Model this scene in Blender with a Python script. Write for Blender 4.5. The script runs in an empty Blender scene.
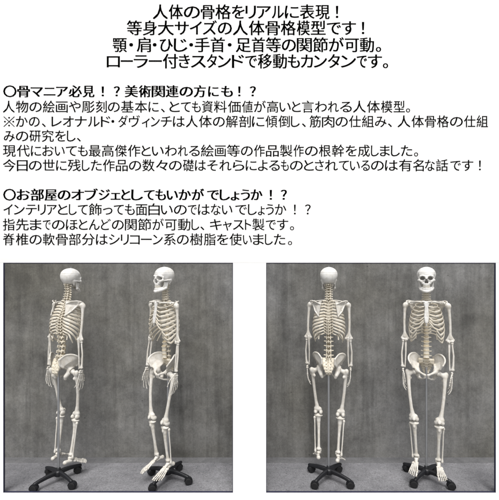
import bpy, bmesh, math, random
import numpy as np
from mathutils import Matrix, Vector
random.seed(4); rng = np.random.default_rng(4)
R = math.radians
S = bpy.context.scene
COL = S.collection

# ------------------------------------------------------------------ camera, light, exposure
D, F, HOR, EYE = 3.2, 377.6, 281.8, 1.68          # metres to the skeletons, focal length / horizon in photo pixels, eye height
def PX(x, d=D): return (x - 249.5) * d / F
def PZ(y, d=D): return EYE - (y - HOR) * d / F
cam = bpy.data.cameras.new('camera'); cam_o = bpy.data.objects.new('camera', cam); COL.objects.link(cam_o)
cam.sensor_fit = 'HORIZONTAL'; cam.sensor_width = 36; cam.lens = F / 499 * 36
cam.shift_y = (HOR - 250) / 499
cam.clip_start = 0.05; cam.clip_end = 2000
cam_o.location = (0, 0, EYE); cam_o.rotation_euler = (R(90), 0, 0)
S.camera = cam_o
SUN_EL, SUN_AZ = 58, 3        # degrees; azimuth measured from straight behind the camera, to the left
W = bpy.data.worlds.new('World'); S.world = W; W.use_nodes = True
nt = W.node_tree; nt.nodes.clear()
sky = nt.nodes.new('ShaderNodeTexSky'); sky.sky_type = 'NISHITA'; sky.sun_disc = False
sky.sun_elevation = R(SUN_EL); sky.sun_rotation = R(180 + SUN_AZ); sky.air_density = 1.0; sky.dust_density = 6.0; sky.ozone_density = 1.0
hsv = nt.nodes.new('ShaderNodeHueSaturation'); hsv.inputs['Saturation'].default_value = 0.22      # overcast: a pale, nearly grey sky
bg = nt.nodes.new('ShaderNodeBackground'); bg.inputs['Strength'].default_value = 0.088
wo = nt.nodes.new('ShaderNodeOutputWorld')
nt.links.new(sky.outputs[0], hsv.inputs['Color']); nt.links.new(hsv.outputs[0], bg.inputs[0]); nt.links.new(bg.outputs[0], wo.inputs[0])
sun = bpy.data.lights.new('sun', 'SUN'); sun.energy = 2.3; sun.angle = R(30); sun.color = (1, .985, .965)
so = bpy.data.objects.new('sun', sun); COL.objects.link(so)
sd = Vector((-math.sin(R(SUN_AZ)) * math.cos(R(SUN_EL)), -math.cos(R(SUN_AZ)) * math.cos(R(SUN_EL)), math.sin(R(SUN_EL))))
so.rotation_euler = sd.to_track_quat('Z', 'Y').to_euler()
S.view_settings.view_transform = 'Standard'; S.view_settings.look = 'None'
S.view_settings.exposure = 0.30; S.view_settings.gamma = 1.0

# ------------------------------------------------------------------ object helpers
def tag(o, label=None, cat=None, group=None, kind=None):
    for k, v in (('label', label), ('category', cat), ('group', group), ('kind', kind)):
        if v: o[k] = v
    return o
def empty(name, loc=(0, 0, 0)):
    o = bpy.data.objects.new(name, None); COL.objects.link(o); o.location = loc; o.empty_display_size = .1
    return o
def link_mesh(name, me, m=None, parent=None):
    o = bpy.data.objects.new(name, me); COL.objects.link(o)
    if m and not me.materials: me.materials.append(m)
    if parent: o.parent = parent
    return o
def mesh_np(name, v, f, smooth=True):
    """v (n,3), f list of quads / polygons or int array (n,4)"""
    me = bpy.data.meshes.new(name)
    if isinstance(f, np.ndarray):
        n, k = f.shape
        me.vertices.add(len(v)); me.vertices.foreach_set('co', np.asarray(v, np.float32).ravel())
        me.loops.add(n * k); me.loops.foreach_set('vertex_index', f.astype(np.int32).ravel())
        me.polygons.add(n); me.polygons.foreach_set('loop_start', np.arange(0, n * k, k, dtype=np.int32))
        me.update(calc_edges=True); me.validate()
    else:
        me.from_pydata([tuple(p) for p in v], [], f)
    if smooth: me.polygons.foreach_set('use_smooth', np.ones(len(me.polygons), bool))
    me.update()
    return me
def mirror(me, name=None):
    m2 = me.copy(); n = len(m2.vertices); a = np.empty(n * 3, np.float32); m2.vertices.foreach_get('co', a)
    a[0::3] *= -1; m2.vertices.foreach_set('co', a); m2.flip_normals(); m2.update()
    return m2
def warp(me, fn):
    a = np.empty(len(me.vertices) * 3, np.float32); me.vertices.foreach_get('co', a); a = a.reshape(-1, 3); fn(a)
    me.vertices.foreach_set('co', a.ravel()); me.update(); return me
def narrow(a):
    a[:, 1] -= .010 * np.clip((a[:, 0] - .03) / .04, 0, 1)
    a[:, 0] = np.where(a[:, 0] > .07, .07 + (a[:, 0] - .07) * .78, a[:, 0])
def flare(a): a[:, 0] += +.06 * np.maximum(0, a[:, 0] - .09)
def shorten(a): a[:, 2] *= .90
def copy_tree(o, parent=None):
    c = o.copy(); COL.objects.link(c); c.parent = parent
    for ch in list(o.children): copy_tree(ch, c)
    return c
class MB:
    def __init__(s): s.v = []; s.f = []
    def add(s, v, f):
        b = len(s.v); s.v += [tuple(p) for p in v]; s.f += [tuple(i + b for i in q) for q in f]
    def box(s, lo, hi):
        x0, y0, z0 = lo; x1, y1, z1 = hi
        s.add([(x0,y0,z0),(x1,y0,z0),(x1,y1,z0),(x0,y1,z0),(x0,y0,z1),(x1,y0,z1),(x1,y1,z1),(x0,y1,z1)],
              [(0,3,2,1),(4,5,6,7),(0,1,5,4),(1,2,6,5),(2,3,7,6),(3,0,4,7)])
    def sweep(s, pts, rads, n=12, up=None, caps=True):
        """pts: list of 3-vectors; rads: list of r or (ru, rv); up: preferred u direction"""
        P = [Vector(p) for p in pts]; rings = []
        T = [(P[min(i+1, len(P)-1)] - P[max(i-1, 0)]).normalized() for i in range(len(P))]
        u = Vector(up) if up else (Vector((1,0,0)) if abs(T[0].x) < .8 else Vector((0,1,0)))
        vs = []; b = 0
        for i, p in enumerate(P):
            t = T[i]; uu = (Vector(up) if up else u); uu = (uu - t * uu.dot(t)).normalized(); u = uu; w = t.cross(uu)
            r = rads[i] if isinstance(rads[i], (tuple, list)) else (rads[i], rads[i])
            for k in range(n):
                a = 2 * math.pi * k / n
                vs.append(p + uu * (r[0] * math.cos(a)) + w * (r[1] * math.sin(a)))
        fs = []
        for i in range(len(P) - 1):
            for k in range(n):
                k2 = (k + 1) % n
                fs.append((i*n+k, i*n+k2, (i+1)*n+k2, (i+1)*n+k))
        if caps:
            fs.append(tuple(range(n - 1, -1, -1))); fs.append(tuple((len(P)-1)*n + k for k in range(n)))
        s.add(vs, fs)
    def lathe(s, prof, n=24, M=None):
        """prof: list of (r, z) from bottom to top"""
        vs = []; fs = []
        for r, z in prof:
            for k in range(n):
                a = 2 * math.pi * k / n; p = Vector((r * math.cos(a), r * math.sin(a), z)); vs.append(M @ p if M else p)
        for i in range(len(prof) - 1):
            for k in range(n): fs.append((i*n+k, i*n+(k+1)%n, (i+1)*n+(k+1)%n, (i+1)*n+k))
        fs.append(tuple(range(n-1, -1, -1))); fs.append(tuple((len(prof)-1)*n + k for k in range(n)))
        s.add(vs, fs)
    def mesh(s, name, smooth=False, sharp=None, bevel=0):
        me = bpy.data.meshes.new(name); me.from_pydata(s.v, [], s.f)
        bm = bmesh.new(); bm.from_mesh(me); bmesh.ops.recalc_face_normals(bm, faces=bm.faces)
        if bevel: bmesh.ops.bevel(bm, geom=bm.edges[:], offset=bevel, segments=2, profile=.6, affect='EDGES')
        if smooth:
            for f in bm.faces: f.smooth = True
            for e in bm.edges:
                if len(e.link_faces) == 2 and e.calc_face_angle(0) > R(sharp or 40): e.smooth = False
        bm.to_mesh(me); bm.free(); me.update()
        return me
def spline(pts, n):
    """Catmull-Rom through pts, n samples per span"""
    P = [np.array(p, float) for p in pts]; P = [2*P[0]-P[1]] + P + [2*P[-1]-P[-2]]; out = []
    for i in range(1, len(P) - 2):
        a, b, c, d = P[i-1:i+3]
        for k in range(n):
            t = k / n
            out.append(.5 * (2*b + (c-a)*t + (2*a-5*b+4*c-d)*t*t + (3*b-a-3*c+d)*t**3))
    out.append(P[-2])
    return out

# ------------------------------------------------------------------ materials
def mat(name):
    m = bpy.data.materials.new(name); m.use_nodes = True
    return m, m.node_tree, m.node_tree.nodes['Principled BSDF']
def noise(t, co, scale, detail=4, rough=.6, vscale=None):
    n = t.nodes.new('ShaderNodeTexNoise'); n.inputs['Scale'].default_value = scale; n.inputs['Detail'].default_value = detail
    n.inputs['Roughness'].default_value = rough
    if vscale:
        mp = t.nodes.new('ShaderNodeMapping'); mp.inputs['Scale'].default_value = vscale; t.links.new(co, mp.inputs[0]); t.links.new(mp.outputs[0], n.inputs['Vector'])
    else: t.links.new(co, n.inputs['Vector'])
    return n.outputs['Fac']
def ramp(t, fac, stops):
    r = t.nodes.new('ShaderNodeValToRGB'); e = r.color_ramp.elements
    while len(e) < len(stops): e.new(.5)
    for el, (p, c) in zip(e, stops):
        el.position = p; el.color = (c, c, c, 1) if not isinstance(c, (tuple, list)) else (*c, 1)
    t.links.new(fac, r.inputs[0]); return r.outputs[0]
def mul(t, a, b, fac=1.0, mode='MULTIPLY'):
    n = t.nodes.new('ShaderNodeMix'); n.data_type = 'RGBA'; n.blend_type = mode
    n.inputs[0].default_value = fac
    t.links.new(a, n.inputs[6]); t.links.new(b, n.inputs[7]) if not isinstance(b, tuple) else setattr(n.inputs[7], 'default_value', (*b, 1))
    return n.outputs[2]
def bump(t, h, bsdf, strength, dist):
    b = t.nodes.new('ShaderNodeBump'); b.inputs['Strength'].default_value = strength; b.inputs['Distance'].default_value = dist
    t.links.new(h, b.inputs['Height']); t.links.new(b.outputs[0], bsdf.inputs['Normal'])
def coords(t, kind='Object'):
    return t.nodes.new('ShaderNodeTexCoord').outputs[kind]
def plain(name, col, rough=.5, metal=0.0, var=.06, scale=30):
    m, t, b = mat(name); co = coords(t); f = noise(t, co, scale)
    lo = tuple(c * (1 - var) for c in col); hi = tuple(min(1, c * (1 + var)) for c in col)
    t.links.new(ramp(t, f, [(.3, lo), (.7, hi)]), b.inputs['Base Color'])
    b.inputs['Roughness'].default_value = rough; b.inputs['Metallic'].default_value = metal
    return m
def bone_mat(name, a, c, rough=.42):
    m, t, b = mat(name); co = coords(t)
    f = noise(t, co, 38, 5, .65); g = noise(t, co, 9, 2)
    col = ramp(t, f, [(.34, c), (.58, a)])
    col = mul(t, col, ramp(t, g, [(.35, .93), (.65, 1.0)]))
    t.links.new(col, b.inputs['Base Color']); b.inputs['Roughness'].default_value = rough
    b.inputs['Specular IOR Level'].default_value = .35
    bump(t, noise(t, co, 160, 3), b, .12, .002)
    return m
M_bone = bone_mat('bone_white', (.655, .635, .595), (.55, .515, .45))
M_skull = bone_mat('skull_white', (.70, .695, .68), (.61, .59, .55))
M_spine = bone_mat('spine_ivory', (.66, .615, .525), (.54, .48, .37))
M_rib = bone_mat('rib_ivory', (.66, .62, .54), (.55, .49, .385))
M_disc = bone_mat('cartilage_tan', (.62, .52, .35), (.52, .42, .26))
M_teeth = bone_mat('teeth_white', (.76, .735, .67), (.70, .66, .57))
M_steel = plain('brushed_steel', (.42, .43, .45), .34, .85, .05, 60)
M_black = plain('black_plastic', (.008, .0085, .011), .48, 0, .25, 40)
M_rubber = plain('black_rubber', (.007, .007, .008), .6, 0, .25, 60)
M_white = plain('white_board', (.90, .90, .90), .7, 0, .004, 3)
M_ink = plain('black_ink', (.001, .001, .001), 1, 0, .1, 8)
M_inkgrey = plain('dark_grey_ink', (.004, .004, .004), 1, 0, .1, 8)
for q_ in (M_ink, M_inkgrey): q_.node_tree.nodes['Principled BSDF'].inputs['Specular IOR Level'].default_value = 0
M_navy = plain('dark_navy_trim', (.018, .020, .050), .6, 0, .2, 20)

m, t, b = mat('cast_concrete'); co = coords(t)
big = noise(t, co, .9, 4, .6); mid = noise(t, co, 7, 7, .78); fine = noise(t, co, 60, 5, .8); strk = noise(t, co, 8, 5, .7, (1.6, 1.6, .10)); cld = noise(t, co, 3.2, 7, .8, (1, 1, .7)); grit = noise(t, co, 190, 2, .8)
drip = noise(t, co, 3.2, 4, .65, (2.2, 2.2, .16)); patch = noise(t, co, 2.0, 8, .72)
c = ramp(t, big, [(.33, (.122, .118, .103)), (.66, (.184, .184, .182))])
c = mul(t, c, ramp(t, mid, [(.3, .72), (.7, 1.24)]))
c = mul(t, c, ramp(t, strk, [(.30, .81), (.62, 1.10)]))
c = mul(t, c, ramp(t, drip, [(.34, .74), (.46, 1.0), (.60, 1.0), (.72, 1.10)]))
c = mul(t, c, ramp(t, patch, [(.38, .76), (.50, 1.0), (.64, 1.12)]))
c = mul(t, c, ramp(t, fine, [(.28, .76), (.72, 1.22)]))
c = mul(t, c, ramp(t, grit, [(.3, .80), (.7, 1.18)]))
vor = t.nodes.new('ShaderNodeTexVoronoi'); vor.inputs['Scale'].default_value = 7.0; t.links.new(co, vor.inputs['Vector'])
c = mul(t, c, ramp(t, vor.outputs['Distance'], [(.025, .35), (.06, 1.0)]), .7)      # a few blow holes
t.links.new(c, b.inputs['Base Color']); b.inputs['Roughness'].default_value = .85
bump(t, fine, b, .35, .004); M_wall = m

m, t, b = mat('paving_concrete'); co = coords(t)
big = noise(t, co, 2.2, 5, .6); mid = noise(t, co, 16, 6, .78); fine = noise(t, co, 85, 4, .85); spk = t.nodes.new('ShaderNodeTexVoronoi'); spk.inputs['Scale'].default_value = 85; t.links.new(co, spk.inputs['Vector'])
c = ramp(t, big, [(.3, (.138, .138, .148)), (.7, (.245, .245, .258))])
c = mul(t, c, ramp(t, mid, [(.3, .78), (.7, 1.16)]))
c = mul(t, c, ramp(t, fine, [(.32, .60), (.68, 1.38)]))
c = mul(t, c, ramp(t, spk.outputs['Color'], [(.10, .72), (.3, 1.0), (.85, 1.0), (.95, 1.15)]))
t.links.new(c, b.inputs['Base Color']); b.inputs['Roughness'].default_value = .9
bump(t, fine, b, .5, .006); M_floor = m
m, t, b = mat('gutter_concrete'); co = coords(t)
mid = noise(t, co, 9, 6, .7); fine = noise(t, co, 90, 3, .8)
c = ramp(t, mid, [(.3, (.105, .105, .11)), (.7, (.165, .165, .17))]); c = mul(t, c, ramp(t, fine, [(.3, .75), (.7, 1.2)]))
t.links.new(c, b.inputs['Base Color']); b.inputs['Roughness'].default_value = .9; bump(t, fine, b, .5, .006); M_gutter = m
M_ground = plain('ground_gravel', (.26, .26, .255), .95, 0, .3, 9)

# ------------------------------------------------------------------ the setting
def slab(name, lo, hi, m, parent=None, bevel=0):
    k = MB(); k.box(lo, hi); return link_mesh(name, k.mesh(name, bevel=bevel), m, parent)
DF, DS, DW, DT = 2.972, 3.502, 3.621, 3.715       # front frame, gutter edge, wall face, sign face (distance from the camera)
GZ = -.35
k = MB(); k.add([(-600, -600, GZ), (600, -600, GZ), (600, 600, GZ), (-600, 600, GZ)], [(0, 1, 2, 3)])
tag(link_mesh('ground', k.mesh('ground'), M_ground), kind='structure')
tag(slab('paving', (-3.4, DF + .004, GZ), (3.4, DS, 0), M_floor), kind='structure')
tag(slab('gutter', (-3.4, DS + .009, GZ), (3.4, DW + .004, -.006), M_gutter), kind='structure')
wt = PZ(263.3, DW)
wall = slab('concrete_wall', (-3.4, DW + .005, GZ), (3.4, DW + .088, wt), M_wall)
tag(wall, 'grey stained cast concrete wall standing behind all four skeletons', 'wall')
slab('coping_strip', (-3.4, DW + .002, wt), (3.4, DW + .020, PZ(262.7, DW)), M_navy, wall)

# white front frame with the two openings
fr = tag(empty('display_frame', (0, DF, GZ)), 'white board frame with dark edging around the two square openings', 'frame')
x0, x1, x2, x3, yt, yb = 3.2, 233.0, 266.1, 495.9, 262.8, 492.7
def fboard(name, xa, xb, za, zb, m, d0=0, d1=.022):
    k = MB(); k.box((xa, DF + d0 - DF, za - GZ), (xb, DF + d1 - DF, zb - GZ)); return link_mesh(name, k.mesh(name), m, fr)
zt, zb_ = PZ(yt, DF), PZ(yb, DF); q = DF / F
fboard('side_board', PX(x0, DF) - .06, PX(x0, DF), GZ, zt, M_white)
fboard('centre_board', PX(x1, DF), PX(x2, DF), GZ, zt, M_white)
fboard('side_board', PX(x3, DF), PX(x3, DF) + .06, GZ, zt, M_white)
for xa, xb in ((x0, x1), (x2, x3)):
    fboard('bottom_board', PX(xa, DF) , PX(xb, DF), GZ, zb_, M_white, 0, -.02 + .042)
    fboard('edge_trim', PX(xa, DF), PX(xb, DF), zb_, zb_ + .5 * q, M_navy, .001, .016)
    fboard('edge_trim', PX(xa, DF), PX(xa, DF) + .5 * q, zb_ + .5 * q, zt, M_navy, .001, .016)
    fboard('edge_trim', PX(xb, DF) - .5 * q, PX(xb, DF), zb_ + .5 * q, zt, M_navy, .001, .016)

# ------------------------------------------------------------------ the sign with its writing
sign = slab('sign_board', (-3.6, DT, GZ), (3.6, DT + .08, 4.9), M_white)
tag(sign, 'tall white sign board printed with black Japanese text above the concrete wall', 'sign board')
LINES = [  # (centre y, em px, bold, text, left ink edges in photo pixels, right end)
 (12.2, 16, .5, '人体の骨格をリアルに表現！', [153,169,184,201,215.6,232,245.7,257,272,285,300,315.6,336], 339),
 (28.3, 16, .5, '等身大サイズの人体骨格模型です！', [127,143,158,175,190,203,218,233,249,265.6,281,297,311,329,342,362], 365),
 (45.2, 16, .5, '顎・肩・ひじ・手首・足首等の関節が可動。', [113,129.5,137,153,160,174,189.5,195,213,228,236,252,266,282,297,313,329,345,360,376], 381),
 (61.5, 16, .5, 'ローラー付きスタンドで移動もカンタンです。', [107,121,134,149,163,179,191,207,218,232,247,258,273,288,301,314,328,341,357,368,383], 388),
 (91.6, 13, .75, '〇骨マニア必見！？美術関連の方にも！？', [3.6,17.6,31,44,56.5,69,83,102,114,125,139,152,166,181,194,211,224,238.5,250], 257),
 (107, 13, .2, '人物の絵画や彫刻の基本に、とても資料価値が高いと言われる人体模型。', [3,16,29.6,43,56,69,82,96,108,121,135,150,161,169.5,181,192,202,214,228,242,254,267,279.5,292,302,315,328,340,353,367,381,393.6,406], 410),
 (121.7, 13, .2, '※かの、レオナルド・ダヴィンチは人体の解剖に傾倒し、筋肉の仕組み、人体骨格の仕組', [3.6,16,29,42,51.6,63,75,88,101,111.5,118.4,129,144.5,151,161,173,186,199,213,226,239,252,265.6,278.5,291,302,309.6,322,335.6,349,362,375,388,397.5,411.6,425,437,450,464,476.6], 489),
 (136.2, 13, .2, 'みの研究をし、', [4,16,29.6,42,57,67,77], 81),
 (151, 13, .2, '現代においても最高傑作といわれる絵画等の作品製作の根幹を成しました。', [3,17,31,42.4,55,66,78,89,102,115,128,141.6,152,165,178,189,201,215,227,241,254,266,280,293.6,305,319,332,347,358,371,380,391,401,414], 418.5),
 (165.6, 13, .2, '今日の世に残した作品の数々の礎はそれらによるものとされているのは有名な話です！', [3,17,29,43,57.6,68,82,91,103,116,129,142.4,157,169,183,195,210,222,235,247,258,269,281,290,304,315,325,339,350,361,371,385,399,413,425,436,453,462,479], 482),
 (195, 13, .75, '〇お部屋のオブジェとしてもいかがでしょうか！？', [3.6,17,31,45,58,71.6,85,99,111,121.6,131.6,145,155.6,167,179,192,210,220,231,241,251,270,281], 288),
 (209.7, 13, .2, 'インテリアとして飾っても面白いのではないでしょうか！？', [3.6,14,26,38,47,58,69,78,89,103,115,125,136,148.5,161,174,188,198,211,222,238,248,258,266,275,294,305], 311.5),
 (224.8, 13, .2, '指先までのほとんどの関節が可動し、キャスト製です。', [3,16,30,43,52,66,79,89,101,112,125,138,152.5,165,178,191.6,200.5,210,223,233,245,252.4,267,277,290], 294.5),
 (239.6, 13, .2, '脊椎の軟骨部分はシリコーン系の樹脂を使いました。', [3,16,29.6,43,56,69,82,96,109,121,130,141,153,164,177,190,204,217,229.6,243,253,265,274,288], 292.5)]
SMALL = set('、。・！？')
gcache = {}
def glyph(ch, off):
    key = (ch, off)
    if key not in gcache:
        cu = bpy.data.curves.new('g', 'FONT'); cu.body = ch; cu.size = 1; cu.resolution_u = 3; cu.offset = off; cu.fill_mode = 'FRONT'
        o = bpy.data.objects.new('g', cu); COL.objects.link(o)
        dg = bpy.context.evaluated_depsgraph_get(); me = bpy.data.meshes.new_from_object(o.evaluated_get(dg))
        v = np.empty(len(me.vertices) * 3, np.float32); me.vertices.foreach_get('co', v)
        gcache[key] = (v.reshape(-1, 3)[:, :2].copy(), [tuple(p.vertices) for p in me.polygons])
        bpy.data.objects.remove(o); bpy.data.curves.remove(cu); bpy.data.meshes.remove(me)
    return gcache[key]
def marks():                                        # the reference mark: a saltire with four dots, drawn in font units
    V, Fc = [], []
    def poly(p): b = len(V); V.extend(p); Fc.append(tuple(range(b, b + len(p))))
    for sx in (1, -1): poly([(.5 + sx * a, .36 + b_) for a, b_ in ((-.40, -.37), (-.37, -.40), (.40, .37), (.37, .40))][::sx])
    for dx, dy in ((.3, 0), (-.3, 0), (0, .3), (0, -.3)): poly([(.5 + dx + .06 * math.cos(k_ * math.pi / 5), .36 + dy + .06 * math.sin(k_ * math.pi / 5)) for k_ in range(10)])
    gcache[('※', 0)] = (np.array(V, np.float32), Fc)
marks()
ref = glyph('国', 0)[0]; RH = float(np.ptp(ref[:, 1])); RC = float((ref[:, 1].max() + ref[:, 1].min()) / 2)
qt = DT / F
for yc, em, bold, txt, xs, xe in LINES:
    assert len(txt) == len(xs), (txt, len(txt), len(xs))
    V = []; Fc = []; sc = (em * .875) / RH; right = None          # photo pixels per font unit
    xs = list(xs)
    for i, ch in enumerate(txt):
        gv, gf = glyph(ch, 0)
        if not len(gv): continue
        if right is not None and txt[i-1] not in SMALL and ch not in SMALL and xs[i] - right > 2.0: xs[i] -= min(2.6, xs[i] - right - 1.5)
        l = xs[i]; nxt = xs[i+1] - 1.3 if i + 1 < len(txt) else xe
        w = float(np.ptp(gv[:, 0])) * sc
        sx = sc
        if ch in SMALL: pass
        elif i + 1 == len(txt) or (txt[i+1] in SMALL): sx = sc * (min(1.25, max(.8, (em * .86) / w)) if ch not in 'ー' and (i + 1 == len(txt) or txt[i+1] not in '、') else min(1, (nxt - l) / w))
        elif nxt - l < w: sx = sc * (nxt - l) / w
        elif nxt - l < em * 1.02: sx = sc * min(1.30 if ch not in 'ーィょっャェ' else 1.05, (nxt - l) / w)
        right = l + float(np.ptp(gv[:, 0])) * sx
        x = (gv[:, 0] - gv[:, 0].min()) * sx + l; y = yc - (gv[:, 1] - RC) * sc
        for q_, dx in enumerate(((-bold / 2, bold / 2) if bold else (0,))):      # bold = struck twice, as in the photograph's type
            b0 = len(V); V += [(PX(a + dx, DT), DT - .0015 - .0004 * q_, PZ(c_, DT)) for a, c_ in zip(x, y)]
            Fc += [tuple(b0 + j for j in f) for f in gf]
    me = bpy.data.meshes.new('text_line'); me.from_pydata(V, [], Fc)
    o = link_mesh('heading_line' if em == 16 else 'text_line', me, M_ink if em == 16 or bold > .3 else M_inkgrey, sign)

# ------------------------------------------------------------------ signed distance fields -> smooth bone meshes
class SDF:
    def __init__(s, lo, hi, h):
        s.lo = np.array(lo, np.float32); s.h = h
        s.n = np.ceil((np.array(hi) - s.lo) / h).astype(int) + 1
        g = [s.lo[i] + h * np.arange(s.n[i], dtype=np.float32) for i in range(3)]
        s.X, s.Y, s.Z = np.meshgrid(*g, indexing='ij', sparse=True)
        s.d = np.full(s.n, 1.0, np.float32)
    def ell(s, c, r, rot=None):
        x, y, z = s.X - c[0], s.Y - c[1], s.Z - c[2]
        if rot is not None:
            m_ = np.array(rot.to_matrix().transposed()); x, y, z = [m_[i][0]*x + m_[i][1]*y + m_[i][2]*z for i in range(3)]
        k0 = np.sqrt((x/r[0])**2 + (y/r[1])**2 + (z/r[2])**2); k1 = np.sqrt((x/r[0]**2)**2 + (y/r[1]**2)**2 + (z/r[2]**2)**2)
        return (k0 * (k0 - 1) / np.maximum(k1, 1e-6)).astype(np.float32)
    def cone(s, a, b, ra, rb):
        ax, ay, az = a; bx, by, bz = b; dx, dy, dz = bx-ax, by-ay, bz-az; L = max(dx*dx+dy*dy+dz*dz, 1e-12)
        px, py, pz = s.X - ax, s.Y - ay, s.Z - az
        t_ = np.clip((px*dx + py*dy + pz*dz) / L, 0, 1)
        return np.sqrt((px-dx*t_)**2 + (py-dy*t_)**2 + (pz-dz*t_)**2) - (ra + (rb-ra)*t_)
    def tri(s, a, b, c, th):
        a, b, c = [np.array(q_, float) for q_ in (a, b, c)]; ba, cb, ac = b-a, c-b, a-c; nn = np.cross(ba, ac)
        P = lambda o: (s.X-o[0], s.Y-o[1], s.Z-o[2]); dot = lambda u, p: u[0]*p[0]+u[1]*p[1]+u[2]*p[2]
        pa, pb, pc = P(a), P(b), P(c)
        sg = np.sign(dot(np.cross(ba, nn), pa)) + np.sign(dot(np.cross(cb, nn), pb)) + np.sign(dot(np.cross(ac, nn), pc))
        def seg(e, p):
            t_ = np.clip(dot(e, p) / (e@e), 0, 1); return (e[0]*t_-p[0])**2 + (e[1]*t_-p[1])**2 + (e[2]*t_-p[2])**2
        edge = np.minimum(np.minimum(seg(ba, pa), seg(cb, pb)), seg(ac, pc)); pl = dot(nn, pa)**2 / (nn@nn)
        return np.sqrt(np.where(sg < 2, edge, pl)) - th
    def add(s, d, k=.006):
        hh = np.maximum(k - np.abs(s.d - d), 0) / k; s.d = (np.minimum(s.d, d) - hh*hh*k*.25).astype(np.float32)
    def sub(s, d, k=.004):
        d = -d; hh = np.maximum(k - np.abs(s.d - d), 0) / k; s.d = (np.maximum(s.d, d) + hh*hh*k*.25).astype(np.float32)
    def chain(s, pts, rads, k=.006):
        g = None
        for i in range(len(pts) - 1):
            c_ = s.cone(pts[i], pts[i+1], rads[i], rads[i+1]); g = c_ if g is None else np.minimum(g, c_)
        s.add(g, k)
    def tris(s, ts, th, k=.006):
        g = None
        for t_ in ts:
            c_ = s.tri(*t_, th); g = c_ if g is None else np.minimum(g, c_)
        s.add(g, k)
    def blur(s, n):
        for _ in range(n):
            for ax in range(3):
                p = np.concatenate([np.take(s.d, [0], ax), s.d, np.take(s.d, [-1], ax)], ax); m_ = s.d.shape[ax]
                s.d = (.25 * np.take(p, range(0, m_), ax) + .5 * s.d + .25 * np.take(p, range(2, m_ + 2), ax)).astype(np.float32)
    def mesh(s, name):
        d = np.pad(s.d, 1, constant_values=1.0); n = d.shape; ins = d < 0
        cs = np.zeros([q_-1 for q_ in n], np.int8)
        for i in (0, 1):
            for j in (0, 1):
                for k in (0, 1): cs += ins[i:n[0]-1+i, j:n[1]-1+j, k:n[2]-1+k]
        cell = np.argwhere((cs > 0) & (cs < 8)); idx = np.full(cs.shape, -1, np.int64); idx[tuple(cell.T)] = np.arange(len(cell))
        acc = np.zeros((len(cell), 3)); cnt = np.zeros(len(cell))
        cor = np.array([(i, j, k) for i in (0, 1) for j in (0, 1) for k in (0, 1)])
        vals = {tuple(c_): d[tuple((cell + c_).T)] for c_ in cor}
        for c_ in cor:
            for ax in range(3):
                if c_[ax] == 0:
                    e = c_.copy(); e[ax] = 1; v0, v1 = vals[tuple(c_)], vals[tuple(e)]
                    mk = (v0 < 0) != (v1 < 0); t_ = np.where(mk, v0 / np.where(mk, v0 - v1, 1), 0)
                    p = np.broadcast_to(c_, (len(cell), 3)).astype(float).copy(); p[:, ax] += t_
                    acc += p * mk[:, None]; cnt += mk
        v = (cell + acc / cnt[:, None] - 1) * s.h + s.lo
        faces = []
        for ax in range(3):
            a1, a2 = [(1, 2), (2, 0), (0, 1)][ax]
            sl0 = [slice(None)] * 3; sl1 = [slice(None)] * 3; sl0[ax] = slice(0, n[ax]-1); sl1[ax] = slice(1, n[ax])
            A, B = ins[tuple(sl0)], ins[tuple(sl1)]
            for flip, msk in ((0, A & ~B), (1, ~A & B)):
                e = np.argwhere(msk); e = e[(e[:, a1] > 0) & (e[:, a2] > 0)]
                if not len(e): continue
                o1 = np.zeros(3, int); o1[a1] = 1; o2 = np.zeros(3, int); o2[a2] = 1
                qd = np.stack([idx[tuple((e - u).T)] for u in (o1 + o2, o2, 0 * o1, o1)], 1)
                faces.append(qd[:, ::-1] if flip else qd)
        return mesh_np(name, v, np.concatenate(faces))
def mx(p, s_): return (p[0] * s_, p[1], p[2])

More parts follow.
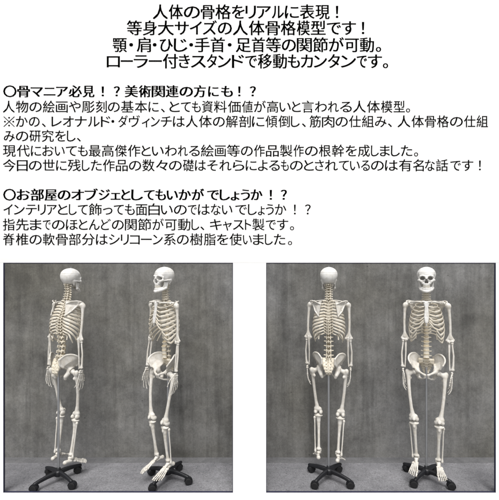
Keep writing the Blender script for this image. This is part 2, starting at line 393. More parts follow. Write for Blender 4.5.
# ------------------------------------------------------------------ skull
def skull_mesh():
    s = SDF((-.084, -.112, -.110), (.084, .112, .076), .0017)
    s.d = s.ell((0, .006, 0), (.0705, .078, .068))
    for g in (1, -1): s.add(s.ell((.027*g, .028, .004), (.041, .044, .046)), .02)
    s.add(s.ell((0, -.034, -.004), (.058, .046, .054)), .02); s.add(s.ell((0, .032, -.022), (.056, .048, .042)), .02)
    s.add(s.ell((0, .008, -.05), (.045, .055, .018)), .02)
    for g in (1, -1): s.sub(s.ell((.083*g, -.046, -.020), (.022, .034, .040)), .016)
    s.add(s.ell((0, -.058, -.066), (.029, .027, .027)), .010); s.add(s.ell((0, -.062, -.082), (.028, .026, .011)), .008)
    s.add(s.ell((0, -.030, -.05), (.026, .03, .022)), .012)
    for g in (1, -1):
        q_ = lambda *p: mx(p, g)
        s.chain([q_(.008, -.080, -.014), q_(.028, -.080, -.009), q_(.045, -.067, -.013), q_(.054, -.052, -.024)], [.0065, .0065, .0065, .0055], .008)
        s.chain([q_(.054, -.052, -.022), q_(.053, -.056, -.046)], [.0055, .0065], .006)
        s.chain([q_(.053, -.056, -.046), q_(.037, -.070, -.056), q_(.027, -.070, -.070)], [.0085, .0095, .009], .008)
        s.chain([q_(.046, -.066, -.047), q_(.015, -.078, -.046), q_(.009, -.083, -.024)], [.005, .005, .006], .006)
        s.chain([q_(.053, -.054, -.048), q_(.0625, -.022, -.046), q_(.0615, .008, -.044)], [.0062, .0058, .0065], .005)
        s.chain([q_(.053, .022, -.045), q_(.049, .016, -.074)], [.014, .007], .010)
    s.chain([(0, -.081, -.016), (0, -.094, -.038)], [.007, .0055], .006)
    for g in (1, -1):
        s.sub(s.ell((.029*g, -.074, -.029), (.0182, .058, .0162)), .003)
        s.sub(s.ell((.031*g, -.090, -.029), (.0198, .020, .0178)), .004)
        s.sub(s.ell((.0058*g, -.082, -.060), (.0088, .044, .0115)), .002)
        s.sub(s.ell((.034*g, -.088, -.069), (.010, .009, .010)), .006)
    s.sub(s.ell((0, -.084, -.047), (.0062, .040, .014)), .002)
    s.d = s.d + (.0013 * np.exp(-((s.Z - .014 - .02 * s.Y) / .0020)**2)).astype(np.float32)
    return s.mesh('skull')
def jaw_mesh():
    s = SDF((-.072, -.108, -.156), (.072, .02, -.036), .0017)
    for g in (1, -1):
        q_ = lambda *p: mx(p, g)
        s.chain([q_(0, -.082, -.136), q_(.020, -.077, -.134), q_(.040, -.046, -.123), q_(.049, -.020, -.110)], [.0125, .0125, .0115, .0105], .008)
        s.chain([q_(0, -.082, -.116), q_(.018, -.076, -.115), q_(.034, -.048, -.108)], [.0085, .0085, .0075], .010)
        s.add(s.tri(q_(.050, -.014, -.112), q_(.055, .002, -.055), q_(.049, -.034, -.066), .0046), .006)
        s.add(s.tri(q_(.050, -.014, -.112), q_(.049, -.034, -.068), q_(.040, -.045, -.115), .004), .006)
        s.add(s.ell(q_(.055, .002, -.052), (.009, .006, .006)), .004)
        s.chain([q_(.049, -.034, -.070), q_(.049, -.034, -.056)], [.004, .003], .004)
    s.add(s.ell((0, -.090, -.139), (.016, .008, .008)), .008)
    return s.mesh('mandible')
def teeth_mesh():
    k = MB()
    for zc, ax, ay, yo, flip in ((-.0945, .0255, .030, -.056, 1), (-.1045, .0235, .028, -.055, -1)):
        for i in range(14):
            a = (i - 6.5) / 6.5 * R(84); x, y = ax * math.sin(a), yo - ay * math.cos(a)
            w = .0043 if abs(i - 6.5) < 1 else (.0036 if abs(i - 6.5) < 4 else .0046)
            mt = Matrix.Translation((x, y, zc)) @ Matrix.Rotation(a, 4, 'Z')
            prof = [(.55, -1), (.9, -.6), (1, 0), (.85, .7), (.6, 1)]; n = 8; vs = []; fs = []
            for r, z in prof:
                for j in range(n):
                    t_ = 2 * math.pi * j / n; vs.append(mt @ Vector((w * r * math.cos(t_), .0036 * r * math.sin(t_), z * .0055 * flip)))
            for p in range(4):
                for j in range(n): fs.append((p*n+j, p*n+(j+1) % n, (p+1)*n+(j+1) % n, (p+1)*n+j))
            fs += [tuple(range(n-1, -1, -1)), tuple(4*n + j for j in range(n))]; k.add(vs, fs)
    return k.mesh('teeth', True, 60)

# ------------------------------------------------------------------ spine, ribs, sternum
def vertebra_mesh(kind):
    w, d, hh = {'c': (.0150, .0100, .0076), 't': (.0160, .0140, .0103), 'l': (.0225, .0165, .0140)}[kind]
    s = SDF((-.052, -.024, -.034), (.052, .078, .028), .0016)
    wf = 1 - .14 * (1 - np.minimum((s.Z / hh)**2, 1))
    rad = (np.sqrt((s.X / (w*wf))**2 + (s.Y / (d*wf))**2) - 1) * min(w, d)
    s.d = (np.maximum(rad, np.abs(s.Z) - hh) - .0006 + 0 * s.X).astype(np.float32)
    for g in (1, -1):
        q_ = lambda *p: mx(p, g)
        rr = {'c': .0035, 't': .0042, 'l': .0055}[kind]
        s.chain([q_(w*.65, d*.8, .003), q_(w*.8, d+.010, .002), q_(0, d+.021, -.003)], [rr, rr, rr], .004)
        if kind == 't': s.chain([q_(w*.8, d+.010, .002), q_(.031, d+.020, .006)], [.0045, .0055], .004)
        if kind == 'l': s.chain([q_(w*.8, d+.008, .002), q_(.036, d+.010, .004)], [.0056, .0050], .004)
        if kind == 'c': s.chain([q_(w*.8, .001, 0), q_(.0215, .005, -.002)], [.0050, .0058], .004)
        s.chain([q_(w*.72, d+.012, hh), q_(w*.72, d+.014, -hh)], [rr, rr], .004)
    if kind == 't': s.chain([(0, d+.020, -.003), (0, d+.040, -.024)], [.0040, .0032], .004)
    if kind == 'l':
        s.add(s.tri((0, d+.018, .004), (0, d+.047, .002), (0, d+.018, -.010), .0030), .004); s.add(s.tri((0, d+.047, .002), (0, d+.047, -.014), (0, d+.018, -.010), .0034), .004)
    if kind == 'c': s.chain([(0, d+.020, -.003), (0, d+.033, -.008)], [.0035, .0040], .004)
    return s.mesh('vertebra')
SP = np.array([(1.653, .024), (1.59, .006), (1.530, .004), (1.510, .006), (1.437, .022), (1.362, .032), (1.287, .020), (1.233, .002), (1.200, -.010), (1.128, -.032), (1.058, -.032), (1.022, -.020)])
def spine_y(z): return float(np.interp(z, SP[::-1, 0], SP[::-1, 1]))
ZC = [1.651 - .0193 * i for i in range(7)]
ZT = [1.512 - .0252 * i for i in range(12)]
ZL = [1.198 - .0352 * i for i in range(5)]
def rib_paths():
    Wd = [.056, .084, .102, .114, .122, .128, .132, .135, .134, .129, .116, .088]
    xa = [.040, .052, .061, .068, .076, .085, .093, .101, .109, .117, .112, .085]
    ya = [-.064, -.080, -.091, -.099, -.103, -.103, -.098, -.089, -.075, -.055, -.012, .022]
    za = [1.508, 1.473, 1.439, 1.405, 1.370, 1.335, 1.294, 1.250, 1.213, 1.182, 1.170, 1.190]
    out = []
    for i in range(12):
        z0 = ZT[i] + .004; ys = spine_y(z0); w = Wd[i]; z1 = za[i]; dz = z1 - z0
        yb = ys + (.030 if i < 1 else .040); yf = ya[i]; ym = (yb + yf) / 2
        pts = [(.016, ys + .008, z0), (.034, ys + .027, z0 + .002), (.034 + (w - .034) * .38, yb + .002, z0 + dz * .10), (.034 + (w - .034) * .80, yb - .016, z0 + dz * .27)]
        if i < 10:
            pts += [(w, ym + (yb - ym) * .30, z0 + dz * .48), (w * .985, ym + (yf - ym) * .32, z0 + dz * .70), (xa[i] + (w - xa[i]) * .62, yf + (ym - yf) * .34, z0 + dz * .88), (xa[i], yf, z1)]
        elif i == 10: pts += [(w, .022, z0 + dz * .62), (xa[i], -.012, z1)]
        else: pts += [(.082, .026, z1)]
        out.append(pts)
    return out, xa, ya, za
def rib_mesh(pts, i):
    P = spline(pts, 7); n = len(P); k = MB()
    big = [.0072, .0084, .0094, .0100, .0103, .0105, .0105, .0100, .0092, .0082, .0068, .0056][i]
    rads = []
    for j in range(n):
        u = j / (n - 1); f = 1.15 - .35 * min(1, u * 8) if u < .12 else (.80 + .28 * u)
        if u > .96: f *= .9
        rads.append((big * f, .0034 if u > .1 else .0042))
    # section's long side stays upright, square to the path
    k.sweep(P, rads, 10, up=(0, 0, 1) if i else (0, -.7, .7)); return k.mesh('rib', True, 70)
STZ = [1.510, 1.482, 1.452, 1.423, 1.397, 1.377, 1.362]
def st_y(z): return -.074 - (1.527 - z) * .24
def cart_mesh(i, xa, ya, za):
    a = (xa[i], ya[i], za[i]); k = MB()
    if i < 7:
        zs = STZ[i]; b_ = (.018, st_y(zs) + .003, zs); dz = zs - za[i]
        midp = (xa[i] * .55 + .006, (ya[i] + b_[1]) / 2 - .004, za[i] + dz * (.34 if i > 2 else .5) - (.006 if i > 3 else 0))
        P = spline([a, midp, b_], 7)
    else:
        j = i - 1; t_ = (xa[j] * .72, ya[j] - .006, za[j] + .020 - .004)
        P = spline([a, ((a[0] + t_[0]) / 2 + .004, (a[1] + t_[1]) / 2 - .004, (a[2] + t_[2]) / 2 - .008), t_], 6)
    k.sweep(P, [(.0062 - .001 * j / len(P), .0045) for j in range(len(P))], 10, up=(0, 0, 1)); return k.mesh('costal_cartilage', True, 70)
def sternum_mesh():
    s = SDF((-.034, -.140, 1.288), (.034, -.055, 1.52), .0018)
    def y_(z): return st_y(z + .022)
    s.add(s.tri((-.024, y_(1.500), 1.500), (.024, y_(1.500), 1.500), (0, y_(1.44), 1.44), .0055), .006)
    s.chain([(-.013, y_(1.493), 1.493), (-.006, y_(1.452), 1.452), (-.008, y_(1.44), 1.44), (-.011, y_(1.375), 1.375), (-.006, y_(1.334), 1.334)], [.009, .0072, .0076, .0085, .0075], .004)
    s.chain([(.013, y_(1.493), 1.493), (.006, y_(1.452), 1.452), (.008, y_(1.44), 1.44), (.011, y_(1.375), 1.375), (.006, y_(1.334), 1.334)], [.009, .0072, .0076, .0085, .0075], .004)
    for z in (1.405, 1.430, 1.380, 1.355): s.sub(s.ell((0, y_(z) - .0105, z), (.020, .004, .0028)), .003)
    for g in (1, -1):
        for z in (1.474, 1.443, 1.417, 1.392, 1.367): s.sub(s.ell((g * .0225, y_(z), z), (.004, .02, .005)), .004)
    s.chain([(0, y_(1.488), 1.488), (0, y_(1.452), 1.452), (0, y_(1.375), 1.375), (0, y_(1.334), 1.334)], [.0075, .0062, .0070, .0066], .008)
    s.chain([(0, y_(1.334), 1.334), (0, y_(1.302) + .004, 1.302)], [.006, .003], .006)
    s.sub(s.ell((0, y_(1.513), 1.513), (.011, .02, .008)), .004)
    s.blur(2); return s.mesh('sternum')
def sacrum_mesh():
    s = SDF((-.068, -.052, .868), (.068, .068, 1.052), .0019)
    C = [(-.018, 1.022), (-.002, .996), (.014, .970), (.024, .946), (.026, .924), (.018, .906)]; Wd = [.050, .046, .037, .029, .021, .013]; T = [.016, .014, .011, .009, .008, .006]
    for i in range(5):
        (ya_, za_), (yb_, zb2) = C[i], C[i+1]
        for g in (1, -1): s.add(s.tri((0, ya_, za_), (g*Wd[i], ya_ + .012, za_), (g*Wd[i+1], yb_ + .008, zb2), T[i] * .75), .008); s.add(s.tri((0, ya_, za_), (0, yb_, zb2), (g*Wd[i+1], yb_ + .008, zb2), T[i] * .75), .008)
        s.chain([(0, ya_ + T[i] + .004, za_ - .004), (0, yb_ + T[i+1] + .005, zb2 + .006)], [.0045, .004], .006)
    s.add(s.ell((0, -.020, 1.028), (.025, .018, .010)), .006)
    for g in (1, -1): s.chain([(g*.018, .004, 1.03), (g*.019, .006, 1.044)], [.006, .005], .005)
    s.chain([(0, .018, .906), (0, .010, .890), (0, .000, .880)], [.008, .006, .004], .004)
    for i in range(4):
        y2, z2 = (C[i][0] + C[i+1][0]) / 2, (C[i][1] + C[i+1][1]) / 2
        for g in (1, -1): s.sub(s.cone((g*(.021 - .0022*i), y2 - .04, z2), (g*(.021 - .0022*i), y2 + .04, z2), .0042 - .0004*i, .0042 - .0004*i), .003)
    return s.mesh('sacrum')

# ------------------------------------------------------------------ girdles (left side, +x)
def clavicle_mesh():
    k = MB(); P = spline([(.016, -.078, 1.521), (.050, -.086, 1.523), (.092, -.066, 1.518), (.132, -.022, 1.511), (.160, .000, 1.507)], 8); n = len(P)
    k.sweep(P, [(.0062 + .0035 * max(0, 1 - j / 5), .0062 + .0035 * max(0, 1 - j / 5) + .003 * max(0, (j - n + 9) / 9)) for j in range(n)], 12, up=(0, 0, 1))
    return k.mesh('clavicle', True, 70)
def scapula_mesh():
    s = SDF((.042, -.05, 1.368), (.208, .112, 1.555), .0019)
    A, B, C = (.058, .086, 1.512), (.084, .092, 1.386), (.150, .026, 1.486)
    mid_ = (.105, .072, 1.462)
    s.tris([(A, B, mid_), (B, C, mid_), (C, A, mid_)], .0022, .004)
    s.chain([C, (.126, .062, 1.430), B], [.007, .0052, .0058], .005); s.chain([A, (.068, .092, 1.455), B], [.003, .0032, .0055], .004)
    s.chain([A, (.112, .060, 1.515), C], [.003, .003, .006], .004)
    s.chain([(.064, .092, 1.485), (.120, .080, 1.508), (.156, .050, 1.516), (.176, .024, 1.513), (.178, .008, 1.508)], [.003, .0045, .006, .0085, .0085], .005)
    s.add(s.tri((.066, .090, 1.485), (.150, .030, 1.492), (.156, .050, 1.512), .0022), .004); s.add(s.tri((.066, .090, 1.485), (.120, .080, 1.508), (.156, .050, 1.512), .0022), .004)
    s.add(s.ell((.153, .024, 1.488), (.009, .013, .018)), .005); s.chain([(.142, .016, 1.506), (.140, -.016, 1.516), (.152, -.036, 1.504)], [.007, .0065, .0055], .005)
    s.blur(2); return s.mesh('scapula')
def hip_mesh():
    s = SDF((-.002, -.130, .846), (.164, .062, 1.104), .0021)
    AI = (.102, -.094, .965); M_ = (.106, -.030, 1.012)
    crest = [tuple(p) for p in spline([(.119, -.110, 1.000), (.133, -.096, 1.028), (.132, -.066, 1.054), (.114, -.030, 1.072), (.085, .010, 1.070), (.054, .042, 1.036)], 3)]
    ring = [AI, (.110, -.103, .982)] + crest + [(.054, .038, .988), (.064, .018, .968), (.060, .002, .980), (.064, -.036, .958), (.076, -.078, .950), AI]
    s.tris([(M_, a_, b_) for a_, b_ in zip(ring[:-1], ring[1:])], .0034)
    s.chain(crest, [.0062 + .0012 * math.sin(math.pi * q_ / (len(crest) - 1)) for q_ in range(len(crest))], .006); s.chain([crest[0], (.108, -.103, .982), AI], [.0065, .004, .0075], .006)
    s.chain([(.055, .044, 1.036), (.054, .038, .988), (.066, .012, .966)], [.009, .008, .009], .008)
    s.chain([(.060, .002, .985), (.064, -.036, .962), (.066, -.076, .946)], [.008, .008, .009], .008)
    s.add(s.ell((.079, -.053, .932), (.033, .033, .034)), .012)
    s.chain([(.074, -.034, .912), (.063, -.012, .886), (.056, -.016, .868)], [.021, .016, .0125], .010)
    s.chain([(.056, -.020, .866), (.033, -.070, .872), (.014, -.098, .888)], [.0115, .0072, .0085], .008)
    s.chain([(.068, -.076, .938), (.038, -.105, .926), (.012, -.108, .912)], [.013, .0088, .0098], .008)
    s.chain([(.012, -.108, .914), (.012, -.100, .892)], [.0100, .0085], .006)
    s.sub(s.ell((.090, -.056, .925), (.0272, .0272, .0272)), .003)
    s.sub(s.ell((.118, -.060, .918), (.020, .034, .034)), .003)
    s.blur(5); return s.mesh('hip_bone')
HIP = Vector((.088, -.056, .925))

# ------------------------------------------------------------------ limbs, in a frame of their own: joint at the origin, bone down -z, front -y, outside +x
def femur_mesh():
    s = SDF((-.052, -.048, -.432), (.084, .050, .034), .0024)
    s.d = s.ell((0, 0, 0), (.0238, .0238, .0238))
    s.chain([(.006, 0, -.002), (.036, .002, -.014)], [.016, .0165], .006); s.chain([(.036, .002, -.016), (.058, .008, -.004)], [.018, .0165], .010)
    s.add(s.ell((.061, .008, -.012), (.015, .019, .022)), .008); s.add(s.ell((.034, .016, -.058), (.011, .010, .013)), .010)
    s.chain([(.050, .002, -.030), (.046, -.004, -.10), (.036, -.008, -.20), (.022, -.006, -.30), (.010, -.002, -.362)], [.0185, .0142, .0125, .0132, .0195], .012)
    s.chain([(-.012, 0, -.368), (.022, 0, -.368)], [.017, .017], .014)
    for x in (-.022, .024): s.add(s.ell((x, .008, -.392), (.0160, .0245, .0190)), .007)
    s.add(s.ell((0, -.014, -.384), (.024, .012, .018)), .010); s.sub(s.ell((.001, .030, -.402), (.007, .024, .020)), .006)
    s.blur(2); return s.mesh('femur')
def tibia_mesh():
    s = SDF((-.052, -.046, -.372), (.052, .042, .010), .0023)
    s.d = s.ell((0, .002, -.014), (.0385, .026, .0115)); s.chain([(0, 0, -.020), (-.001, -.004, -.062)], [.0245, .0155], .012); s.add(s.ell((0, -.022, -.040), (.010, .009, .016)), .010)
    s.chain([(-.001, -.004, -.06), (-.003, -.006, -.14), (-.004, -.003, -.24), (-.004, 0, -.310)], [.0165, .0122, .0106, .0125], .010)
    s.add(s.ell((-.003, 0, -.328), (.0205, .0185, .016)), .010); s.chain([(-.018, -.002, -.33), (-.020, -.002, -.349)], [.010, .0075], .006)
    s.blur(2); return s.mesh('tibia')
def fibula_mesh():
    s = SDF((-.004, -.024, -.382), (.064, .040, -.006), .0022)
    s.d = s.ell((.032, .014, -.034), (.0105, .0115, .0130))
    s.chain([(.032, .014, -.04), (.030, .012, -.09), (.029, .010, -.20), (.026, .007, -.310), (.025, .006, -.352)], [.0085, .0055, .0056, .0060, .0088], .006); s.add(s.ell((.025, .006, -.345), (.0085, .0105, .018)), .006)
    s.blur(2); return s.mesh('fibula')
def patella_mesh():
    s = SDF((-.026, -.016, -.028), (.026, .014, .026), .0018); s.d = s.ell((0, 0, 0), (.0150, .0065, .0155)); s.add(s.ell((0, 0, -.010), (.007, .005, .009)), .008)
    return s.mesh('patella')
def humerus_mesh():
    s = SDF((-.044, -.036, -.322), (.044, .034, .032), .0021)
    s.d = s.ell((0, .002, 0), (.0225, .0225, .0220)); s.add(s.ell((.015, -.006, -.006), (.0125, .0150, .0190)), .006)
    s.chain([(.008, 0, -.018), (.010, 0, -.06), (.010, 0, -.15), (.005, 0, -.235), (.002, 0, -.272)], [.0160, .0110, .0096, .0098, .0125], .012)
    s.add(s.tri((-.028, 0, -.285), (.028, 0, -.285), (.002, 0, -.235), .0052), .008); s.chain([(-.028, .002, -.288), (.026, .001, -.288)], [.0078, .0070], .006)
    s.chain([(-.014, -.003, -.298), (-.003, -.003, -.296), (.016, -.004, -.297)], [.0115, .0085, .0105], .004)
    s.blur(2); return s.mesh('humerus')
def ulna_mesh():
    s = SDF((-.034, -.022, -.262), (.012, .034, .030), .0019)
    s.chain([(-.006, .013, .012), (-.007, .012, -.012), (-.009, .008, -.045), (-.013, .004, -.12), (-.014, .003, -.205), (-.013, .003, -.236)], [.0092, .0100, .0088, .0062, .0055, .0066], .006)
    s.chain([(-.007, .004, -.018), (-.007, -.008, -.015)], [.0085, .0055], .006); s.chain([(-.013, .006, -.236), (-.013, .008, -.244)], [.004, .003], .003)
    s.blur(2); return s.mesh('ulna')
def radius_mesh():
    s = SDF((-.014, -.026, -.262), (.034, .022, -.006), .0019)
    s.d = s.ell((.013, -.003, -.020), (.0112, .0112, .0062)); s.chain([(.013, -.003, -.024), (.013, -.002, -.045), (.018, -.003, -.12), (.012, -.002, -.200), (.007, -.001, -.228)], [.0070, .0068, .0068, .0082, .0110], .006)
    s.add(s.ell((.006, -.001, -.233), (.0150, .0110, .0100)), .006)
    s.blur(2); return s.mesh('radius')
def bone_rod(k, a, b_, r, e0=1.4, e1=1.5, n=10):
    a, b_ = Vector(a), Vector(b_); u = [0, .05, .14, .30, .55, .78, .90, .97, 1]
    f = [.7, e0, e0 * .92, 1, .92, 1.05, e1 * .95, e1, .7]
    k.sweep([a.lerp(b_, t_) for t_ in u], [r * q_ for q_ in f], n)
def carpus_mesh():
    s = SDF((-.022, -.032, -.05), (.022, .032, .006), .0017)
    for y, z in ((-.014, -.008), (-.002, -.006), (.010, -.008), (-.018, -.022), (-.007, -.022), (.004, -.023), (.015, -.020)): s.add(s.ell((0 + rng.uniform(-.002, .002), y, z), (.0078, .0074, .0080)), .0022)
    return s.mesh('hand')
def finger_meshes():
    out = []; base = [(-.015, -.030), (-.005, -.031), (.005, -.030), (.014, -.028)]; head = [(-.027, -.090), (-.009, -.094), (.008, -.089), (.024, -.080)]
    ph = [(.038, .022, .016), (.042, .026, .017), (.039, .024, .017), (.031, .018, .015)]
    for i in range(4):
        k = MB(); p = Vector((0, base[i][0], base[i][1])); h_ = Vector((-.004, head[i][0], head[i][1])); bone_rod(k, p, h_, .0034)
        dr = (h_ - p).normalized(); spread = Vector((0, dr.y, 0)); ang = [.12, .38, .62][0:3]; c0 = h_ + dr * .002; r = .0030
        for j, L in enumerate(ph[i]):
            an = ang[j] + .05 * i; dv = Vector((-math.sin(an), dr.y * (1 - .3*j), -math.cos(an))).normalized(); c1 = c0 + dv * L
            bone_rod(k, c0, c1, r, 1.45, 1.3 if j < 2 else 1.15); c0 = c1 + dv * .0018; r *= .88
        out.append(k.mesh('finger', True, 70))
    k = MB(); pts = [(-.003, -.020, -.018), (-.014, -.046, -.052), (-.020, -.058, -.082), (-.025, -.063, -.104)]
    for a_, b_, r in zip(pts, pts[1:], (.0038, .0034, .0029)):
        a_, b_ = Vector(a_), Vector(b_); bone_rod(k, a_, b_ - (b_ - a_).normalized() * .002, r)
    out.append(k.mesh('thumb', True, 70)); return out
def tarsus_mesh():
    s = SDF((-.044, -.080, -.068), (.046, .082, .010), .0021)
    s.d = s.ell((-.001, -.002, -.012), (.0185, .026, .0160)); s.add(s.ell((-.004, -.026, -.020), (.014, .016, .012)), .006)
    s.chain([(.004, -.008, -.036), (.006, .030, -.038), (.007, .050, -.044)], [.0150, .0150, .0185], .006)
    s.add(s.ell((-.010, -.042, -.026), (.018, .0095, .0135)), .003); s.add(s.ell((.018, -.040, -.036), (.0125, .0175, .0110)), .003)
    for x, z in ((-.020, -.032), (-.007, -.027), (.004, -.029)): s.add(s.ell((x, -.058, z), (.0078, .0125, .0110)), .0022)
    return s.mesh('foot')
def toe_meshes():
    bx = [-.020, -.008, .003, .013, .023]; hx = [-.030, -.012, .003, .018, .032]; hy = [-.122, -.130, -.126, -.118, -.108]; ty = [-.180, -.182, -.174, -.162, -.146]; hz = [-.050, -.052, -.054, -.056, -.058]; bz = [-.032, -.027, -.030, -.036, -.040]; out = []
    for i in range(5):
        k = MB(); r = .0074 if i == 0 else .0053; a_ = Vector((bx[i], -.066 if i < 3 else -.056, bz[i])); h_ = Vector((hx[i], hy[i], hz[i])); bone_rod(k, a_, h_, r, 1.35, 1.4)
        tp = Vector((hx[i] + (hx[i] - bx[i]) * .25, ty[i], hz[i] - .010)); dv = (tp - h_); cuts = (0, .55, 1) if i == 0 else (0, .55, .8, 1)
        for j in range(len(cuts) - 1):
            c0 = h_ + dv * (cuts[j] + .03) + Vector((0, 0, .003 if j else 0)); c1 = h_ + dv * cuts[j+1] + Vector((0, 0, .003 if j < len(cuts) - 2 else 0)); bone_rod(k, c0, c1, r * (.92 if i == 0 else .84), 1.4, 1.25)
        out.append(k.mesh('toe', True, 70))
    return out

def frame(p, q_, front=(0, -1, 0)):
    """matrix: origin p, -z towards q, -y as near 'front' as possible"""
    p, q_ = Vector(p), Vector(q_); z = (p - q_).normalized(); y = -Vector(front); y = (y - z * y.dot(z)).normalized(); x = y.cross(z)
    return Matrix.Translation(p) @ Matrix((x, y, z)).transposed().to_4x4()

def build_skeleton():
    root = empty('skeleton_model')
    def part(name, me, m, M=None, parent=None):
        o = link_mesh(name, me, m, parent or root)
        if M is not None: o.matrix_local = M
        return o
    # head
    sk = part('skull', skull_mesh(), M_skull, Matrix.Translation((0, .022, 1.737)))
    part('mandible', jaw_mesh(), M_skull, None, sk); part('teeth', teeth_mesh(), M_teeth, None, sk)
    k = MB(); k.lathe([(.0075, .0655), (.0075, .0690), (.0030, .0700), (.0030, .0760), (.0045, .0770), (.0045, .0800)], 14); part('screw', k.mesh('screw', True, 35), M_steel, None, sk)
    # spine
    vm = {q_: vertebra_mesh(q_) for q_ in 'ctl'}
    allv = [('c', z) for z in ZC] + [('t', z) for z in ZT] + [('l', z) for z in ZL]
    for i, (kd, z) in enumerate(allv):
        y = spine_y(z); dy = spine_y(z + .02) - spine_y(z - .02); tilt = math.atan2(-dy, .04)
        f = {'c': (1.14 + .03 * i) * (1.08 if i < 1 else 1), 't': .88 + .022 * (i - 7), 'l': .97 + .02 * (i - 19)}[kd]
        part('vertebra', vm[kd], M_spine, Matrix.Translation((0, y, z)) @ Matrix.Rotation(-tilt, 4, 'X') @ Matrix.Diagonal((f * (1.15 if kd == 'c' and i == 0 else 1), f, 1.0, 1)))
    dm = {}
    for kd, (w, d, hh) in {'c': (.0118, .009, .0030), 't': (.0152, .0132, .0027), 'l': (.0215, .0158, .0042)}.items():
        k = MB(); k.lathe([(.93, -hh), (1.03, -hh*.5), (1.06, 0), (1.03, hh*.5), (.93, hh)], 20, Matrix.Diagonal((w, d, 1, 1))); dm[kd] = k.mesh('intervertebral_disc', True, 60)
    for (ka, za), (kb, zb2) in zip(allv, allv[1:] + [('l', 1.030 - .012)]):
        z = (za + zb2) / 2; part('intervertebral_disc', dm[ka], M_disc, Matrix.Translation((0, spine_y(z), z)))
    part('sacrum', sacrum_mesh(), M_spine)
    # rib cage
    part('sternum', sternum_mesh(), M_skull, Matrix.Translation((0, 0, .022)))
    paths, xa, ya, za = rib_paths()
    for i in range(12):
        rl = rib_mesh(paths[i], i); cl = cart_mesh(i, xa, ya, za) if i < 10 else None
        for me, c_ in ((rl, cl), (mirror(rl), mirror(cl) if cl else None)):
            o = part('rib', me, M_rib)
            if c_: part('costal_cartilage', c_, M_rib, None, o)
    for me, nm, m_ in ((warp(clavicle_mesh(), narrow), 'clavicle', M_bone), (warp(scapula_mesh(), narrow), 'scapula', M_bone), (warp(hip_mesh(), flare), 'hip_bone', M_bone)):
        part(nm, me, m_); part(nm, mirror(me), m_)
    # arms
    hu, ul, ra, ca, fi = humerus_mesh(), ulna_mesh(), radius_mesh(), carpus_mesh(), finger_meshes()
    for g in (1, -1):
        mm = (lambda me: me) if g > 0 else mirror
        sh = Vector((.156 * g, -.004, 1.487)); el = Vector((.177 * g if g > 0 else -.166, -.034, 1.198)); wr = Vector((.186, -.080, .957) if g > 0 else (-.178, -.080, .957))
        part('humerus', mm(hu), M_bone, frame(sh, el)); fm = frame(el, wr)
        part('ulna', mm(ul), M_bone, fm); part('radius', mm(ra), M_bone, fm)
        hd = part('hand', mm(ca), M_bone, frame(wr + (wr - el).normalized() * .004, wr + (wr - el) + Vector((0, .010, 0))))
        for j, f_ in enumerate(fi): part('thumb' if j == 4 else 'finger', mm(f_), M_bone, None, hd)
    # legs
    fe, pa, ti, fb, ta, to = femur_mesh(), patella_mesh(), warp(tibia_mesh(), shorten), warp(fibula_mesh(), shorten), tarsus_mesh(), toe_meshes()
    for g in (1, -1):
        mm = (lambda me: me) if g > 0 else mirror
        hip = mx(HIP, g); kn = Vector((.094 * g, -.112 if g > 0 else -.092, .537)); an = Vector((.092, -.070, .205)) if g > 0 else Vector((-.080, -.054, .214))
        A = frame(hip, kn); part('femur', mm(fe), M_bone, A)
        part('patella', mm(pa), M_bone, A @ Matrix.Translation((0, -.031, -.380)) @ Matrix.Rotation(R(-8), 4, 'X'))
        kc = A @ Vector((0, .004, -.412)); B = frame(kc, an); part('tibia', mm(ti), M_bone, B); part('fibula', mm(fb), M_bone, B)
        ac = B @ Vector((-.002 * g, 0, -.314))
        ft = part('foot', mm(ta), M_bone, Matrix.Translation(ac) @ Matrix.Rotation(R(11 * g), 4, 'Z') @ Matrix.Rotation(R(9 if g > 0 else 13), 4, 'X') @ Matrix.Scale(.93, 4))
        for f_ in to: part('toe', mm(f_), M_bone, None, ft)
    return root

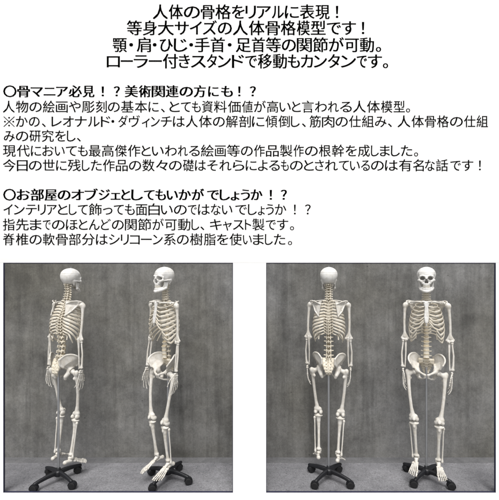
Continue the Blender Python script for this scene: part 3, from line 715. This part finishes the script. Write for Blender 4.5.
# ------------------------------------------------------------------ rolling stand
def build_stand():
    root = empty('rolling_stand')
    k = MB(); k.lathe([(.0092, .100), (.0092, .950), (.0080, .954)], 20); link_mesh('pole', k.mesh('pole', True, 35), M_steel, root)
    k = MB(); k.lathe([(.026, .052), (.033, .058), (.034, .088), (.030, .097), (.018, .102), (.016, .118), (.014, .121)], 24); hub = link_mesh('hub', k.mesh('hub', True, 50), M_black, root)
    # a leg along +x
    k = MB(); P = [(.020, 0, .080), (.05, 0, .083), (.10, 0, .080), (.15, 0, .073), (.180, 0, .067), (.200, 0, .065), (.206, 0, .064)]
    wz = [(.016, .020), (.0145, .0185), (.0125, .0165), (.0115, .015), (.0125, .014), (.0115, .0115), (.006, .006)]
    vs = []; fs = []; n = 12
    for p, (w, h_) in zip(P, wz):
        for j in range(n):
            a = 2 * math.pi * j / n; cx, sz = math.cos(a), math.sin(a); e = .55
            vs.append((p[0], w * math.copysign(abs(cx)**e, cx), p[2] + h_ * math.copysign(abs(sz)**e, sz)))
    for i in range(len(P) - 1):
        for j in range(n): fs.append((i*n+j, i*n+(j+1) % n, (i+1)*n+(j+1) % n, (i+1)*n+j))
    fs += [tuple(range(n-1, -1, -1)), tuple((len(P)-1)*n + j for j in range(n))]
    k.add(vs, fs); leg = k.mesh('leg', True, 50)
    # caster: hood and stem, two wheels; swivel axis at its origin
    k = MB(); k.lathe([(.006, .040), (.006, .064)], 12)
    pts = []; 
    for j in range(9):
        a = R(-20 + 200 * j / 8); pts.append((.012 + .0285 * math.cos(a), 0, .0255 + .0285 * math.sin(a)))
    k.sweep(pts, [(.0165, .0022)] * 9, 8, up=(0, 1, 0)); k.box((.006, -.003, .016), (.018, .003, .053)); hood = k.mesh('caster', True, 40)
    wheels = []
    for g in (1, -1):
        k = MB(); k.lathe([(.010, -.006), (.021, -.0075), (.0250, -.0055), (.0255, 0), (.0250, .0055), (.021, .0075), (.010, .006)], 24, Matrix.Translation((.012, .0108 * g, .0255)) @ Matrix.Rotation(R(90), 4, 'X')); wheels.append(k.mesh('wheel', True, 40))
    for i in range(4):
        a = R(90 * i); link_mesh('leg', leg, M_black, root).matrix_local = Matrix.Rotation(a, 4, 'Z')
        c_ = link_mesh('caster', hood, M_black, root); c_.matrix_local = Matrix.Rotation(a, 4, 'Z') @ Matrix.Translation((.186, 0, 0)) @ Matrix.Rotation(R([35, 150, 250, -60][i]), 4, 'Z') @ Matrix.Diagonal((1.14, 1.14, 1.14, 1))
        for w in wheels: link_mesh('wheel', w, M_rubber, c_)
    return root

SK = build_skeleton(); ST = build_stand()
GS, GT = 'life-size skeleton models hung on stands', 'black rolling stands under the skeletons'
SPOTS = [  # hub x in the photo, distance, body yaw, skull turn, stand yaw, forward lean of the trunk, labels
 (58.5, 3.17, 158, 4, -35, 12, 'white skeleton seen three-quarters from behind, skull turned to the right in profile', 'black four-legged rolling stand with its pole crossing the thigh of the three-quarter back-view skeleton'),
 (168.0, 3.20, -38, -1, -23, 5, 'white skeleton turned three-quarters to the left, its face and ribs showing', 'black four-legged rolling stand mostly hidden by the foot of the skeleton facing left'),
 (328.6, 3.20, 165, 3, -43, 4, 'white skeleton seen straight from the back, skull and shoulder blades towards the viewer', 'black rolling stand with its pole in full view between the back-view skeleton\'s legs'),
 (426.3, 3.20, -24.5, 0, -50, 4, 'white skeleton facing straight forward, eye sockets and rib cage in full front view', 'black four-legged rolling stand half covered by the two hanging feet of the front-facing skeleton')]
LOWER = {'hip_bone', 'femur', 'patella', 'tibia', 'fibula', 'foot', 'sacrum'}
BACK = .002                                                        # the pole stands this far behind the body's own axis
for i, (px, d, yaw, hd, sy, lean, la, lb) in enumerate(SPOTS):
    a = copy_tree(SK) if i else SK; b_ = copy_tree(ST) if i else ST
    rot = Matrix.Rotation(R(yaw), 4, 'Z')
    a.location = b_.location = (PX(px, d), d, 0); a.location += rot @ Vector((0, -BACK, 0)); a.rotation_euler = (0, 0, R(yaw)); b_.rotation_euler = (0, 0, R(sy))
    tag(a, la, 'skeleton', GS); tag(b_, lb, 'stand', GT)
POSED = [o for o in S.objects if o.get('category') == 'skeleton']
for a, (px, d, yaw, hd, sy, lean, la, lb) in zip(POSED, SPOTS):
    piv = Matrix.Translation((0, -.02, 1.03))
    for ch in a.children:
        nm = ch.name.split('.')[0]; b0 = ch.matrix_basis.copy()
        if nm not in LOWER: b0 = piv @ Matrix.Rotation(R(lean), 4, 'X') @ piv.inverted() @ b0      # the trunk hangs a little forward
        if nm == 'skull': b0 = b0 @ Matrix.Rotation(R(-lean), 4, 'X') @ Matrix.Rotation(R(hd), 4, 'Z')
        ch.matrix_basis = b0
